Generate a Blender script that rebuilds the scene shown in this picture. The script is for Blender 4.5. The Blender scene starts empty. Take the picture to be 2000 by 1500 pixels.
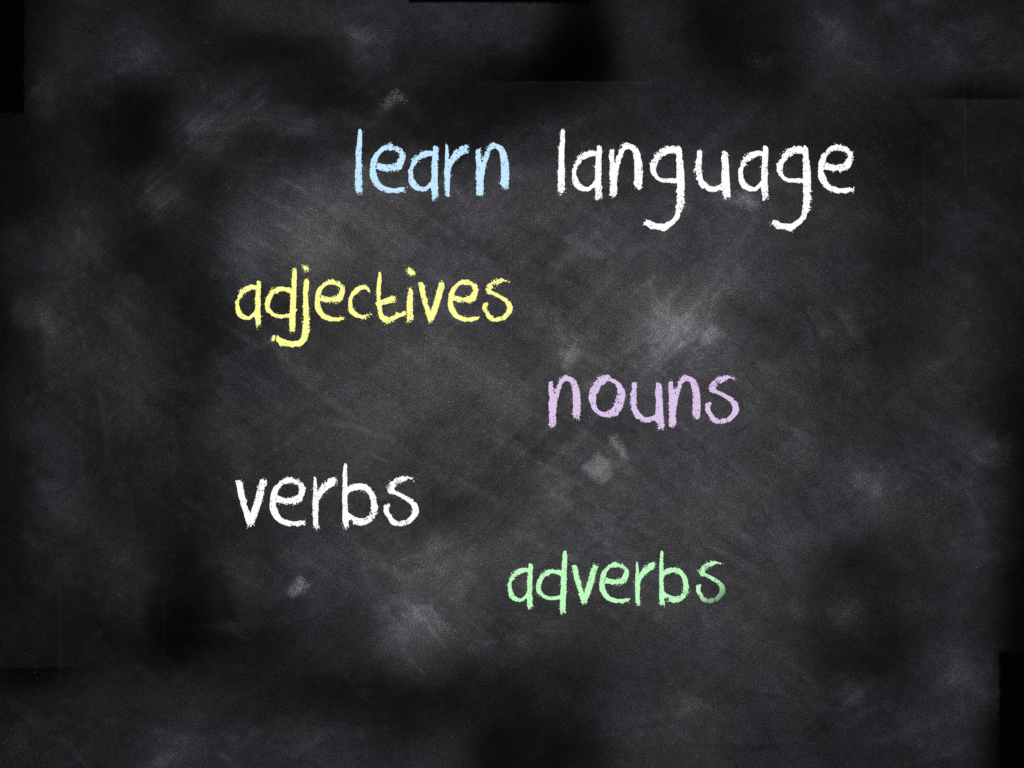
import bpy, math
import numpy as np

# ------------------------------------------------------------------ camera, world, light
PX = 0.0005                       # one photograph pixel (of 2000 x 1500) is half a millimetre on the board
CZ = 1.45                         # height of the middle of the view above the floor
scene = bpy.context.scene
COL = scene.collection

cam_data = bpy.data.cameras.new("camera")
cam = bpy.data.objects.new("camera", cam_data)
COL.objects.link(cam)
cam_data.lens = 50
cam_data.sensor_width = 36
cam_data.clip_start = 0.05
cam_data.clip_end = 50
cam.location = (0, -2000 * PX * 50 / 36, CZ)
cam.rotation_euler = (math.radians(90), 0, 0)
scene.camera = cam

world = bpy.data.worlds.new("World")
scene.world = world
world.use_nodes = True
bg = world.node_tree.nodes["Background"]
bg.inputs[0].default_value = (0.9, 0.93, 1.0, 1)
bg.inputs[1].default_value = 0.105

def area(name, loc, target, size, power, color):
    d = bpy.data.lights.new(name, 'AREA')
    d.shape = 'RECTANGLE'; d.size = size[0]; d.size_y = size[1]
    d.energy = power; d.color = color
    o = bpy.data.objects.new(name, d)
    COL.objects.link(o)
    o.location = loc
    v = np.array(target) - np.array(loc)
    o.rotation_euler = (math.atan2(math.hypot(v[0], v[1]), -v[2]), 0, math.atan2(-v[0], v[1]))
    return o

area("key_light", (-0.8, -2.9, CZ + 0.85), (0.0, 0, CZ), (1.5, 0.9), 86, (1.0, 0.985, 0.965))  # added key from upper left for even light, no such lamp in view
area("low_fill_light", (1.3, -2.8, CZ - 0.35), (0.0, 0, CZ - 0.1), (1.2, 0.9), 36, (0.97, 0.985, 1.0))  # added low fill to brighten the lower board, source not in view

scene.cycles.use_denoising = False      # keep the fine grain of the chalk
vs = scene.view_settings
vs.view_transform = 'Standard'
vs.look = 'None'
vs.exposure = 0.0
vs.gamma = 1.0
vs.use_curve_mapping = False

E = 1.14                          # what the lamps give a white sheet here, about
rng = np.random.default_rng(7)

# ------------------------------------------------------------------ helpers
def wx(px): return (np.asarray(px) - 1000.0) * PX
def wz(py): return (750.0 - np.asarray(py)) * PX + CZ

def s2l(v):
    v = np.clip(np.asarray(v, float) / 255.0, 0, 1)
    return np.where(v <= 0.04045, v / 12.92, ((v + 0.055) / 1.055) ** 2.4)

def vnoise(x, y, cell, seed, cell_y=None, ang=0.0):
    """smooth value noise in 0..1, features about `cell` pixels, optionally stretched and turned"""
    cy = cell_y or cell
    if ang:
        c, s = math.cos(ang), math.sin(ang)
        x, y = x * c + y * s, -x * s + y * c
    r = np.random.default_rng(seed)
    T = r.random((256, 256))
    u = x / cell; v = y / cy
    i = np.floor(u).astype(int); j = np.floor(v).astype(int)
    fu = u - i; fv = v - j
    fu = fu * fu * (3 - 2 * fu); fv = fv * fv * (3 - 2 * fv)
    a = T[j % 256, i % 256]; b = T[j % 256, (i + 1) % 256]
    c_ = T[(j + 1) % 256, i % 256]; d = T[(j + 1) % 256, (i + 1) % 256]
    return (a * (1 - fu) + b * fu) * (1 - fv) + (c_ * (1 - fu) + d * fu) * fv

def fbm(x, y, cell, seed, n=4, **k):
    t = 0; a = 0.5; tot = 0
    for q in range(n):
        t = t + a * vnoise(x, y, cell / 2 ** q, seed + q * 11,
                           cell_y=(k['cell_y'] / 2 ** q if 'cell_y' in k else None), ang=k.get('ang', 0))
        tot += a; a *= 0.55
    return t / tot

def make_mesh(name, verts, faces, mat):
    me = bpy.data.meshes.new(name)
    me.from_pydata(verts, [], faces)
    me.materials.append(mat)
    me.update()
    return me

# ------------------------------------------------------------------ chalk dust on the board, with a painted edge vignette
# rows every 125 px down, columns every 125 px across: grey of the wiped board (0..255), outer columns darkened as vignette
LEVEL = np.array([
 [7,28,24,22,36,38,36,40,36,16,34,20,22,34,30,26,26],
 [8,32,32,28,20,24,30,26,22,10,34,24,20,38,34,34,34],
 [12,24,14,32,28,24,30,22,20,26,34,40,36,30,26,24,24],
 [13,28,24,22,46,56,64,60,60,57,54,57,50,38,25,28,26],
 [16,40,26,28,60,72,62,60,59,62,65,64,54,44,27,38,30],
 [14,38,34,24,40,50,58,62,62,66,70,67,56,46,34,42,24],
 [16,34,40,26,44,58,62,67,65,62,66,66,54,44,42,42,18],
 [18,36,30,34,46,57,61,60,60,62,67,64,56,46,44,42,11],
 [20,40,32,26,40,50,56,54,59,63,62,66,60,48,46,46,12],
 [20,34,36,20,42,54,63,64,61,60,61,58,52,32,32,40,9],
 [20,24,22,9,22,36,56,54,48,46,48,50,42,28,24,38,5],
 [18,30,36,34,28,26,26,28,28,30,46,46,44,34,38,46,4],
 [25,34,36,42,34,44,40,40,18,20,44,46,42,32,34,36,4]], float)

# soft clouds and wiped places: x, y, half length, half width, turn (degrees, clockwise), change in grey
BLOBS = [
 (1330,645,64,50,-38,17),(1290,610,50,22,42,9),(1350,610,50,20,-52,10),(1390,550,18,40,14,12),(1390,645,26,16,-40,18),
 (1290,700,60,18,-47,14),(1310,660,40,22,0,16),(1265,590,40,24,40,10),(1270,545,14,28,20,10),(1220,600,40,20,40,8),
 (1462,392,26,12,35,14),
 (1112,690,40,18,-62,20),(1200,700,110,22,-45,8),
 (545,480,130,40,28,5),(600,470,60,40,0,5),(450,395,70,40,0,6),
 (835,1150,60,75,0,12),(820,1215,75,42,8,17),(810,1275,60,26,40,8),(860,1080,60,30,-20,8),
 (720,360,80,40,10,5),(700,420,160,22,30,7),(900,400,120,25,35,6),(560,550,150,18,30,5),
 (930,720,90,30,35,9),(1000,780,90,22,38,6),(820,680,70,30,-20,6),
 (772,196,42,16,-42,22),(800,212,34,14,48,10),(560,238,48,24,12,18),(650,250,60,24,0,12),
 (715,78,36,44,14,11),(900,60,120,30,8,6),(620,40,90,32,0,6),
 (268,95,42,48,0,19),(490,190,66,44,-30,20),(395,262,56,40,-35,20),(312,380,42,44,0,21),
 (340,150,40,26,0,7),(1000,250,90,26,0,4),(1100,245,70,14,-16,9),
 (1450,395,60,26,32,26),(1410,345,30,22,-30,8),(1640,80,38,52,0,12),(1480,118,26,18,0,10),
 (1900,75,80,40,-28,10),(1700,420,50,30,20,10),(1600,560,90,40,30,5),(1660,640,60,36,-20,8),
 (1680,730,36,26,0,7),(1590,900,40,70,-30,6),
 (70,612,50,34,20,12),(150,680,60,40,30,6),(255,585,40,40,0,10),(255,740,44,60,10,8),(70,860,60,60,0,7),
 (140,470,70,40,-10,6),(40,450,40,20,-30,7),(90,180,26,46,0,6),
 (1700,948,70,30,32,11),(1930,876,52,34,28,12),(1890,1310,56,42,25,13),(1655,1355,40,32,20,10),
 (1645,1192,30,24,0,18),(1785,1185,26,30,0,7),(1800,1420,60,30,30,8),(1900,1050,60,40,0,6),
 (1600,1040,80,22,-22,8),(1440,1200,50,40,-30,8),(1420,1290,60,40,0,5),(1500,1280,40,50,0,5),
 (1360,1450,60,40,0,4),(235,1150,50,60,0,8),(440,1095,50,26,10,9),(60,1215,40,30,0,8),(20,1450,50,60,0,12),
 (330,1480,44,30,-30,16),(520,1440,60,40,0,9),(600,1420,60,40,0,6),(430,1225,60,12,-5,10),
 (1060,1215,90,22,6,9),(980,1290,50,30,0,7),(1200,1380,40,60,0,4),
 # wiped clean
 (1380,40,44,48,0,-11),(1430,112,46,46,0,-9),
 (262,190,62,34,-10,-15),(530,92,84,28,0,-13),(250,312,60,32,-15,-9),(630,190,90,34,0,-8),
 (350,1255,44,66,0,-9),(320,1140,34,90,0,-6),(180,1190,60,80,0,-8),
 (1655,1108,70,44,0,-2),(1770,1300,80,44,0,-5),(1050,1455,120,60,0,-4),(860,1400,120,40,0,-6),
 (700,1350,140,26,0,-10),(250,470,48,60,0,-10),(320,540,60,40,0,-8),(900,180,160,30,0,-7),
 (1700,700,50,40,0,-7),(1640,680,40,30,0,-5),(1530,620,40,40,0,-4),(195,920,34,120,0,-7),(340,860,30,90,0,-7),
 (940,880,90,50,0,-5),(840,830,80,50,0,-5),(830,1000,120,40,0,-5),(1780,300,80,60,0,-8),
 (1290,900,60,60,0,-4),(1020,600,70,60,0,-4),(1460,700,90,60,0,-4),
]
# eraser marks with one crisp side, and square black patches at the borders: polygon, change in grey, softness
def poly_sdf(x, y, P):
    """signed distance, positive inside"""
    P = np.asarray(P, float); Q = np.roll(P, -1, 0)
    best = np.full(x.shape, 1e9); ins = np.zeros(x.shape, bool)
    for (ax, ay), (bx, by) in zip(P, Q):
        dx, dy = bx - ax, by - ay
        L2 = dx * dx + dy * dy + 1e-12
        t = np.clip(((x - ax) * dx + (y - ay) * dy) / L2, 0, 1)
        best = np.minimum(best, (x - ax - t * dx) ** 2 + (y - ay - t * dy) ** 2)
        if ay != by:
            cr = ((ay > y) != (by > y)) & (x < (bx - ax) * (y - ay) / (by - ay) + ax)
            ins ^= cr
    d = np.sqrt(best)
    return np.where(ins, d, -d)

MARKS = [
 ([(1136,912),(1168,882),(1176,888),(1192,904),(1196,930),(1178,944),(1158,936)], 12, 3.5),
 ([(1150,915),(1172,892),(1186,912),(1178,932),(1160,926)], 10, 3.5),
 ([(1188,852),(1204,848),(1216,864),(1226,894),(1214,894),(1206,878),(1196,866)], 15, 3.5),
 ([(560,1156),(586,1124),(604,1143),(592,1158),(572,1166)], 9, 2.5),
 ([(1096,716),(1104,690),(1124,668),(1132,684),(1118,708),(1104,722)], 14, 3.0),
 ([(1262,560),(1272,532),(1282,536),(1272,566)], 10, 2.5),
 ([(1366,668),(1384,640),(1402,634),(1396,660),(1376,676)], 16, 3.0),
 ([(-400,-500),(43,-500),(43,217),(-400,219)], -60, 6),  # flat black patch painted at the corner
 ([(1955,1278),(2500,1276),(2500,2100),(1956,2100)], -60, 6),  # flat black patch at the opposite corner
 ([(780,-200),(1160,-200),(1150,5),(800,4)], -60, 2.0),  # flat black strip along the top edge
 ([(690,66),(770,58),(760,140),(682,132)], 9, 10.0),
 ([(75,140),(112,138),(100,232),(56,232)], 6, 8.0),
 ([(28,582),(100,588),(98,640),(20,640)], 6, 7.0),
 ([(1660,880),(1735,905),(1722,978),(1640,930)], 7, 7.0),
 ([(1890,880),(1978,845),(1968,920),(1905,905)], 8, 6.0),
 ([(1860,1290),(1935,1300),(1925,1364),(1850,1340)], 6, 7.0),
 ([(1620,1330),(1692,1340),(1684,1378),(1620,1364)], 6, 6.0),
 ([(780,1190),(835,1185),(870,1230),(845,1250),(790,1240)], 9, 9.0),
 ([(425,1130),(446,1150),(466,1216),(458,1224),(434,1200)], -5, 5.0),
]
# faint chalk scratches: x0, y0, x1, y1, half width, change in grey
LINES = [
 (218,60,219,262,1.3,7),(1805,270,1806,560,1.2,7),(1885,140,1886,372,1.2,7),(117,1090,117,1360,1.2,7),
 (320,1150,321,1302,1.2,5),(361,1000,365,1118,2.0,5),(1000,160,1300,162,1.5,8),(0,220,42,219,1.5,6),
 (660,1341,1010,1341,1.5,-4),(800,1376,1040,1376,1.5,-4),(1455,1090,1560,1090,1.2,5),
 (838,1180,880,1240,2.2,14),(792,1280,835,1322,2.0,14),(1470,875,1520,892,1.2,9),(1160,840,1170,1010,1.2,3),
 (1240,410,1180,395,1.5,6),(1160,450,1205,495,3,9),(1300,640,1160,720,4,6),(1240,660,1150,760,3,6),
 (448,1205,456,1236,3,8),(456,1236,474,1248,4,8),(474,1248,490,1246,4,6),(960,1235,966,1260,3,4),
 (490,313,535,311,1.5,20),(540,345,600,375,3,14),(1060,1232,1125,1234,2,10),(1780,300,1786,282,4,4),
 (1820,290,1845,280,5,5),(700,880,770,905,2.5,9),(735,870,800,900,2,6),(705,1100,735,1130,2,7),
 (1000,860,1120,890,1.4,5),(1130,890,1180,925,2,7),(1230,1420,1270,1430,1.4,6),
]
rs = np.random.default_rng(21)
for _ in range(90):              # hairline strokes left by the wiping cloth
    x0 = rs.uniform(380, 1500); y0 = rs.uniform(300, 1150)
    an = math.radians(rs.normal(35, 9) if rs.random() < 0.62 else rs.normal(-42, 9))
    ln = rs.uniform(30, 170)
    LINES.append((x0, y0, x0 + ln * math.cos(an), y0 + ln * math.sin(an), rs.uniform(1.4, 4), rs.uniform(1.0, 3.5)))

# wiped patches that stop short along a level edge: x, y, half width, half height, change, edge y, side
EDGED = [(1122,135,62,60,-16,159.5,-1),(1030,152,90,24,-7,159.5,-1),(1135,40,40,80,-8,159.5,-1),
         (55,1304,62,30,-13,1303.5,1),(1950,194,70,30,-13,193.5,-1),(1880,194,60,24,-7,193.5,-1)]

# strokes of the wiping cloth: drawn once on a raster, each with one crisp and one feathered side
FS = 2.5; FX0, FY0 = -60.0, -60.0
FW, FH = int(2120 / FS), int(1620 / FS)
FIELD = np.zeros((FH, FW))
def stroke(cx, cy, half, w, ang, amp, seed):
    c, sn = math.cos(ang), math.sin(ang)
    ex = abs(half * c) + 4 * w * abs(sn) + 6; ey = abs(half * sn) + 4 * w * abs(c) + 6
    i0 = max(0, int((cx - ex - FX0) / FS)); i1 = min(FW, int((cx + ex - FX0) / FS) + 1)
    j0 = max(0, int((cy - ey - FY0) / FS)); j1 = min(FH, int((cy + ey - FY0) / FS) + 1)
    if i1 <= i0 or j1 <= j0: return
    X, Y = np.meshgrid(FX0 + FS * np.arange(i0, i1), FY0 + FS * np.arange(j0, j1))
    u = ((X - cx) * c + (Y - cy) * sn) / half
    bend = ((seed % 7) - 3) / 3.0 * half * 0.06
    v = (-(X - cx) * sn + (Y - cy) * c) + bend * u * u
    side = 1 if seed % 2 else -1
    wv = np.where(v * side > 0, 0.45 * w, 1.9 * w)
    al = np.clip((1 - np.abs(u)) * 2.2, 0, 1); al = al * al * (3 - 2 * al)
    tex = 0.25 + 1.5 * vnoise(X, Y, 11, 900 + seed % 50) * (0.4 + 1.2 * vnoise(X, Y, 46, 950 + seed % 50, cell_y=5, ang=ang))
    FIELD[j0:j1, i0:i1] += amp * np.exp(-(v / wv) ** 2) * al * tex
rk = np.random.default_rng(33)
def strokes(n, bx, angs, half, width, amp):
    for _ in range(n):
        k = angs[int(rk.integers(len(angs)))]
        stroke(rk.uniform(bx[0], bx[2]), rk.uniform(bx[1], bx[3]), rk.uniform(*half), rk.uniform(*width),
               math.radians(rk.normal(*k)), rk.uniform(*amp), int(rk.integers(1 << 20)))
strokes(230, (390, 300, 1180, 1000), [(34, 9), (34, 9), (28, 6), (-38, 10)], (30, 170), (2.5, 13), (-3.5, 6))
strokes(170, (1050, 330, 1600, 1150), [(-46, 9), (38, 10), (30, 12)], (25, 120), (2.5, 13), (-3.5, 6))
strokes(120, (400, 950, 1500, 1300), [(-20, 12), (28, 12), (46, 10)], (25, 120), (2.5, 13), (-3.5, 6))
strokes(110, (0, 380, 380, 1300), [(82, 10), (60, 12), (35, 14)], (30, 130), (3, 16), (-5, 8))
strokes(120, (1560, 200, 1980, 1450), [(58, 12), (35, 12), (-30, 14)], (25, 110), (3, 16), (-5, 8))
strokes(110, (60, 0, 1960, 260), [(-8, 12), (-28, 10), (20, 12)], (30, 130), (3, 14), (-4, 7.5))
strokes(110, (20, 1300, 1940, 1500), [(-6, 12), (-25, 12), (25, 14)], (30, 130), (3, 14), (-4, 7.5))
def fan(n, cx, cy, sx, sy, angs, half, width, amp):
    for _ in range(n):
        k = angs[int(rk.integers(len(angs)))]
        stroke(rk.normal(cx, sx), rk.normal(cy, sy), rk.uniform(*half), rk.uniform(*width),
               math.radians(rk.normal(*k)), 0.52 * rk.uniform(*amp), int(rk.integers(1 << 20)))
fan(60, 1325, 645, 52, 46, [(-47, 7), (-40, 9), (42, 8), (60, 10)], (14, 60), (1.8, 6), (3, 15))
fan(14, 1275, 700, 30, 24, [(-47, 5)], (30, 90), (1.8, 5), (3, 11))
fan(10, 1390, 570, 10, 36, [(-62, 8), (-75, 8)], (12, 36), (2, 5), (3, 11))
fan(12, 1115, 690, 12, 18, [(-60, 8), (50, 8)], (12, 36), (2, 5), (3, 11))
fan(26, 822, 1215, 40, 24, [(4, 8), (46, 6), (-20, 8)], (14, 50), (2, 7), (3, 12))
fan(16, 838, 1130, 36, 40, [(30, 10), (-24, 10)], (14, 50), (2, 7), (2, 8))
fan(30, 560, 470, 90, 44, [(28, 6), (33, 6)], (24, 100), (2, 7), (2, 8))
fan(24, 780, 400, 130, 50, [(30, 6), (35, 6)], (30, 120), (2, 8), (1.5, 6))
fan(20, 480, 200, 50, 36, [(-32, 7)], (16, 50), (3, 8), (1, 6))
fan(12, 1460, 392, 20, 10, [(34, 7)], (10, 30), (2, 5), (2, 8))
fan(16, 1700, 948, 34, 16, [(32, 7), (-50, 8)], (12, 40), (2, 6), (2, 8))
fan(16, 1928, 878, 26, 20, [(28, 8), (-50, 8)], (12, 36), (2, 6), (2, 8))
# scuffs where the felt was set down and lifted: small four-cornered patches
for _ in range(120):
    cx, cy = rk.uniform(40, 1940), rk.uniform(20, 1480)
    an = math.radians(rk.choice([35, -40, 60, 15]) + rk.normal(0, 12))
    a, b = rk.uniform(8, 34), rk.uniform(4, 13)
    q = [(cx + su * a * rk.uniform(.6, 1.2) * math.cos(an) - sv * b * rk.uniform(.6, 1.3) * math.sin(an),
          cy + su * a * rk.uniform(.6, 1.2) * math.sin(an) + sv * b * rk.uniform(.6, 1.3) * math.cos(an))
         for su, sv in ((-1, -1), (1, -1), (1, 1), (-1, 1))]
    MARKS.append((q, rk.uniform(1.5, 6.5), rk.uniform(2.5, 5)))

def dust_vignette_grey(x, y):
    """grey level of the dusty board, edge vignette included, at photograph pixel x, y"""
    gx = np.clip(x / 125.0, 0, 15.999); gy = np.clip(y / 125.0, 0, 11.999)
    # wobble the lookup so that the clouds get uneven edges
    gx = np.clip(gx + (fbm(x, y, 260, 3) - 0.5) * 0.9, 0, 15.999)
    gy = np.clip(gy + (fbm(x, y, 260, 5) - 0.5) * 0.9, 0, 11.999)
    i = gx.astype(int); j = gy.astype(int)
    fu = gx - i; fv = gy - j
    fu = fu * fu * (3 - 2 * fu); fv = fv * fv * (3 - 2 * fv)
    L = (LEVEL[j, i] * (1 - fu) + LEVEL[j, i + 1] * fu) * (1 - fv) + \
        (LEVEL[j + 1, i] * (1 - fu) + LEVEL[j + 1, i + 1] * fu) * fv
    out = np.maximum(np.maximum(-x, x - 2000), np.maximum(-y, y - 1500))
    L = L + (30 - L) * np.clip(out / 350.0, 0, 1)
    for cx, cy, a, b, t, amp in BLOBS:
        t = math.radians(t)
        m = (np.abs(x - cx) < 3 * max(a, b)) & (np.abs(y - cy) < 3 * max(a, b))
        if not m.any(): continue
        dx = x[m] - cx; dy = y[m] - cy
        u = (dx * math.cos(t) + dy * math.sin(t)) / a
        v = (-dx * math.sin(t) + dy * math.cos(t)) / b
        st = fbm(x[m], y[m], 80, 29, 3, cell_y=7, ang=(t if a > 1.6 * b else math.radians(-42)))
        rough = (0.15 + 1.7 * fbm(x[m], y[m], 60, 17, 5)) * (0.35 + 1.3 * st)
        L[m] += amp * np.exp(-0.5 * (u * u + v * v) * 1.3) * (0.72 * rough if amp > 0 else 0.62)
    for cx, cy, a, b, amp, ey, side in EDGED:
        step = np.clip(0.5 + side * (y - ey + (vnoise(x, y, 30, 23) - 0.5) * 2) / 3.0, 0, 1)
        L += amp * np.exp(-0.5 * (((x - cx) / a) ** 2 + ((y - cy) / b) ** 2)) * step
    for P, amp, soft in MARKS:
        Pa = np.array(P, float)
        m = (x > Pa[:, 0].min() - 20) & (x < Pa[:, 0].max() + 20) & (y > Pa[:, 1].min() - 20) & (y < Pa[:, 1].max() + 20)
        if not m.any(): continue
        d = poly_sdf(x[m], y[m], P) + (vnoise(x[m], y[m], 9, 77) - 0.5) * soft
        L[m] += amp * np.clip(0.5 + d / (2 * soft), 0, 1) * (1 if amp < 0 else (0.4 + 1.2 * fbm(x[m], y[m], 22, 41, 3)))
    # cloudy wiping: broad patches, then streaks along the two directions of the cloth
    w = np.clip(L / 50.0, 0.25, 1.3)
    L = L + w * (fbm(x, y, 120, 51, 4) - 0.5) * 17
    L = L + w * (fbm(x, y, 34, 61, 4) - 0.5) * 12
    d1 = (fbm(x, y, 150, 71, 3, cell_y=9, ang=math.radians(36)) - 0.5)
    d2 = (fbm(x, y, 130, 81, 3, cell_y=8, ang=math.radians(-44)) - 0.5)
    k = np.clip(fbm(x, y, 240, 91, 2) * 2.6 - 0.8, 0, 1)
    L = L + w * (d1 * k + d2 * (1 - k)) * 8
    gi = np.clip((x - FX0) / FS, 0, FW - 1.001); gj = np.clip((y - FY0) / FS, 0, FH - 1.001)
    i = gi.astype(int); j = gj.astype(int); fu = gi - i; fv = gj - j
    L = L + w * ((FIELD[j, i] * (1 - fu) + FIELD[j, i + 1] * fu) * (1 - fv) + (FIELD[j + 1, i] * (1 - fu) + FIELD[j + 1, i + 1] * fu) * fv)
    for x0, y0, x1, y1, hw, amp in LINES:
        m = (x > min(x0, x1) - 4 * hw - 3) & (x < max(x0, x1) + 4 * hw + 3) & (y > min(y0, y1) - 4 * hw - 3) & (y < max(y0, y1) + 4 * hw + 3)
        if not m.any(): continue
        dx, dy = x1 - x0, y1 - y0
        t = ((x[m] - x0) * dx + (y[m] - y0) * dy) / (dx * dx + dy * dy)
        tc = np.clip(t, 0, 1)
        d = np.hypot(x[m] - x0 - tc * dx, y[m] - y0 - tc * dy)
        fade = np.clip(np.minimum(t, 1 - t) * 6, 0.0, 1)
        L[m] += amp * np.exp(-(d / max(hw, 1.6)) ** 2) * fade * (0.3 + 1.4 * vnoise(x[m], y[m], 12, 19))
    L = np.where(L < 13, 13 * np.exp(np.minimum(L - 13, 0) / 13), L)      # a wiped board keeps a last film of dust
    return np.clip(L, 0.3, 200)

# ------------------------------------------------------------------ materials
def new_mat(name):
    m = bpy.data.materials.new(name)
    m.use_nodes = True
    return m, m.node_tree.nodes, m.node_tree.links, m.node_tree.nodes["Principled BSDF"]

def math_node(N, K, op, a, b=None, clamp=False):
    n = N.new('ShaderNodeMath'); n.operation = op; n.use_clamp = clamp
    for q, v in enumerate((a, b)):
        if v is None: continue
        if isinstance(v, (int, float)): n.inputs[q].default_value = v
        else: K.new(v, n.inputs[q])
    return n.outputs[0]

def map_range(N, K, v, a, b, c, d, clamp=True):
    n = N.new('ShaderNodeMapRange'); n.clamp = clamp
    K.new(v, n.inputs[0])
    for q, t in enumerate((a, b, c, d)): n.inputs[q + 1].default_value = t
    return n.outputs[0]

def noise(N, K, co, scale, detail, rough=0.5):
    n = N.new('ShaderNodeTexNoise')
    n.inputs['Scale'].default_value = scale
    n.inputs['Detail'].default_value = detail
    n.inputs['Roughness'].default_value = rough
    K.new(co, n.inputs['Vector'])
    return n.outputs['Fac']

def board_material():
    m, N, K, B = new_mat("dusty_slate")
    co = N.new('ShaderNodeTexCoord').outputs['Object']
    at = N.new('ShaderNodeAttribute'); at.attribute_name = "dust"
    tt = N.new('ShaderNodeAttribute'); tt.attribute_name = "tint"
    g1 = map_range(N, K, noise(N, K, co, 780, 3, 0.65), 0.30, 0.70, 0.12, 1.88)
    mp = N.new('ShaderNodeMapping'); mp.inputs['Rotation'].default_value = (0, math.radians(36), 0)
    mp.vector_type = 'TEXTURE'; mp.inputs['Scale'].default_value = (5.0, 1, 1.0); K.new(co, mp.inputs['Vector'])
    ga = map_range(N, K, noise(N, K, mp.outputs[0], 420, 4, 0.65), 0.28, 0.72, 0.82, 1.18)
    mq = N.new('ShaderNodeMapping'); mq.inputs['Rotation'].default_value = (0, math.radians(-44), 0)
    mq.vector_type = 'TEXTURE'; mq.inputs['Scale'].default_value = (5.0, 1, 1.0); K.new(co, mq.inputs['Vector'])
    gb = map_range(N, K, noise(N, K, mq.outputs[0], 380, 4, 0.65), 0.28, 0.72, 0.82, 1.18)
    gm = N.new('ShaderNodeMix')
    K.new(map_range(N, K, noise(N, K, co, 6, 2, 0.5), 0.40, 0.60, 0, 1), gm.inputs[0])
    K.new(ga, gm.inputs[2]); K.new(gb, gm.inputs[3])
    g2 = gm.outputs[0]
    g3 = map_range(N, K, noise(N, K, co, 120, 4, 0.7), 0.3, 0.7, 0.82, 1.18)
    g2 = math_node(N, K, 'MULTIPLY', g2, g3)
    grain = math_node(N, K, 'MULTIPLY', g1, g2)
    speck = map_range(N, K, noise(N, K, co, 900, 1, 0.4), 0.665, 0.75, 0.0, 3.6)
    grain = math_node(N, K, 'ADD', grain, speck)
    fac = math_node(N, K, 'MULTIPLY', at.outputs['Fac'], grain, True)
    dust = N.new('ShaderNodeMix'); dust.data_type = 'RGBA'
    K.new(tt.outputs['Fac'], dust.inputs['Factor'])
    dust.inputs[6].default_value = (0.795, 0.795, 0.81, 1)
    dust.inputs[7].default_value = (0.77, 0.765, 0.91, 1)
    mix = N.new('ShaderNodeMix'); mix.data_type = 'RGBA'
    K.new(fac, mix.inputs['Factor'])
    mix.inputs[6].default_value = (0.0005, 0.0005, 0.0006, 1)
    K.new(dust.outputs[2], mix.inputs[7])
    K.new(mix.outputs[2], B.inputs['Base Color'])
    B.inputs['Roughness'].default_value = 0.95
    B.inputs['Specular IOR Level'].default_value = 0.006
    bp = N.new('ShaderNodeBump')
    bp.inputs['Strength'].default_value = 0.35
    bp.inputs['Distance'].default_value = 0.0002
    K.new(noise(N, K, co, 420, 4, 0.6), bp.inputs['Height'])
    K.new(bp.outputs[0], B.inputs['Normal'])
    return m

def chalk_material(name, rgb, thin):
    m, N, K, B = new_mat(name)
    co = N.new('ShaderNodeTexCoord').outputs['Object']
    at = N.new('ShaderNodeAttribute'); at.attribute_name = "wear"
    grit = map_range(N, K, noise(N, K, co, 480, 4, 0.7), 0.3, 0.6, 0.86, 1.0)
    hsv = N.new('ShaderNodeMix'); hsv.data_type = 'RGBA'
    K.new(at.outputs['Fac'], hsv.inputs['Factor'])
    hsv.inputs[6].default_value = (*rgb, 1)
    hsv.inputs[7].default_value = (*thin, 1)
    mul = N.new('ShaderNodeMix'); mul.data_type = 'RGBA'; mul.blend_type = 'MULTIPLY'
    mul.inputs[0].default_value = 1.0
    K.new(hsv.outputs[2], mul.inputs[6])
    K.new(grit, mul.inputs[7])
    K.new(mul.outputs[2], B.inputs['Base Color'])
    B.inputs['Roughness'].default_value = 1.0
    B.inputs['Specular IOR Level'].default_value = 0.05
    bp = N.new('ShaderNodeBump')
    bp.inputs['Strength'].default_value = 0.15
    bp.inputs['Distance'].default_value = 0.0002
    K.new(noise(N, K, co, 900, 3, 0.6), bp.inputs['Height'])
    K.new(bp.outputs[0], B.inputs['Normal'])
    return m

M_BOARD = board_material()
def ch(r, g, b): return tuple(np.clip(s2l([r, g, b]) / E * 1.01, 0, 0.91))
M_CHALK = {
 'white':  chalk_material("white_chalk",  (0.90, 0.90, 0.90), (0.25, 0.25, 0.25)),
 'blue':   chalk_material("pale_blue_chalk", ch(195, 232, 255), (0.2, 0.25, 0.3)),
 'yellow': chalk_material("pale_yellow_chalk", ch(255, 255, 156), (0.3, 0.3, 0.15)),
 'lilac':  chalk_material("lilac_chalk", ch(221, 198, 235), (0.2, 0.18, 0.25)),
 'green':  chalk_material("mint_green_chalk", ch(195, 255, 195), (0.045, 0.075, 0.05)),
}
M_SMUDGE = chalk_material("smudged_chalk", (0.62, 0.62, 0.64), (0.2, 0.2, 0.2))
M_DUST = chalk_material("chalk_crumbs", (0.30, 0.30, 0.31), (0.2, 0.2, 0.2))

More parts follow.
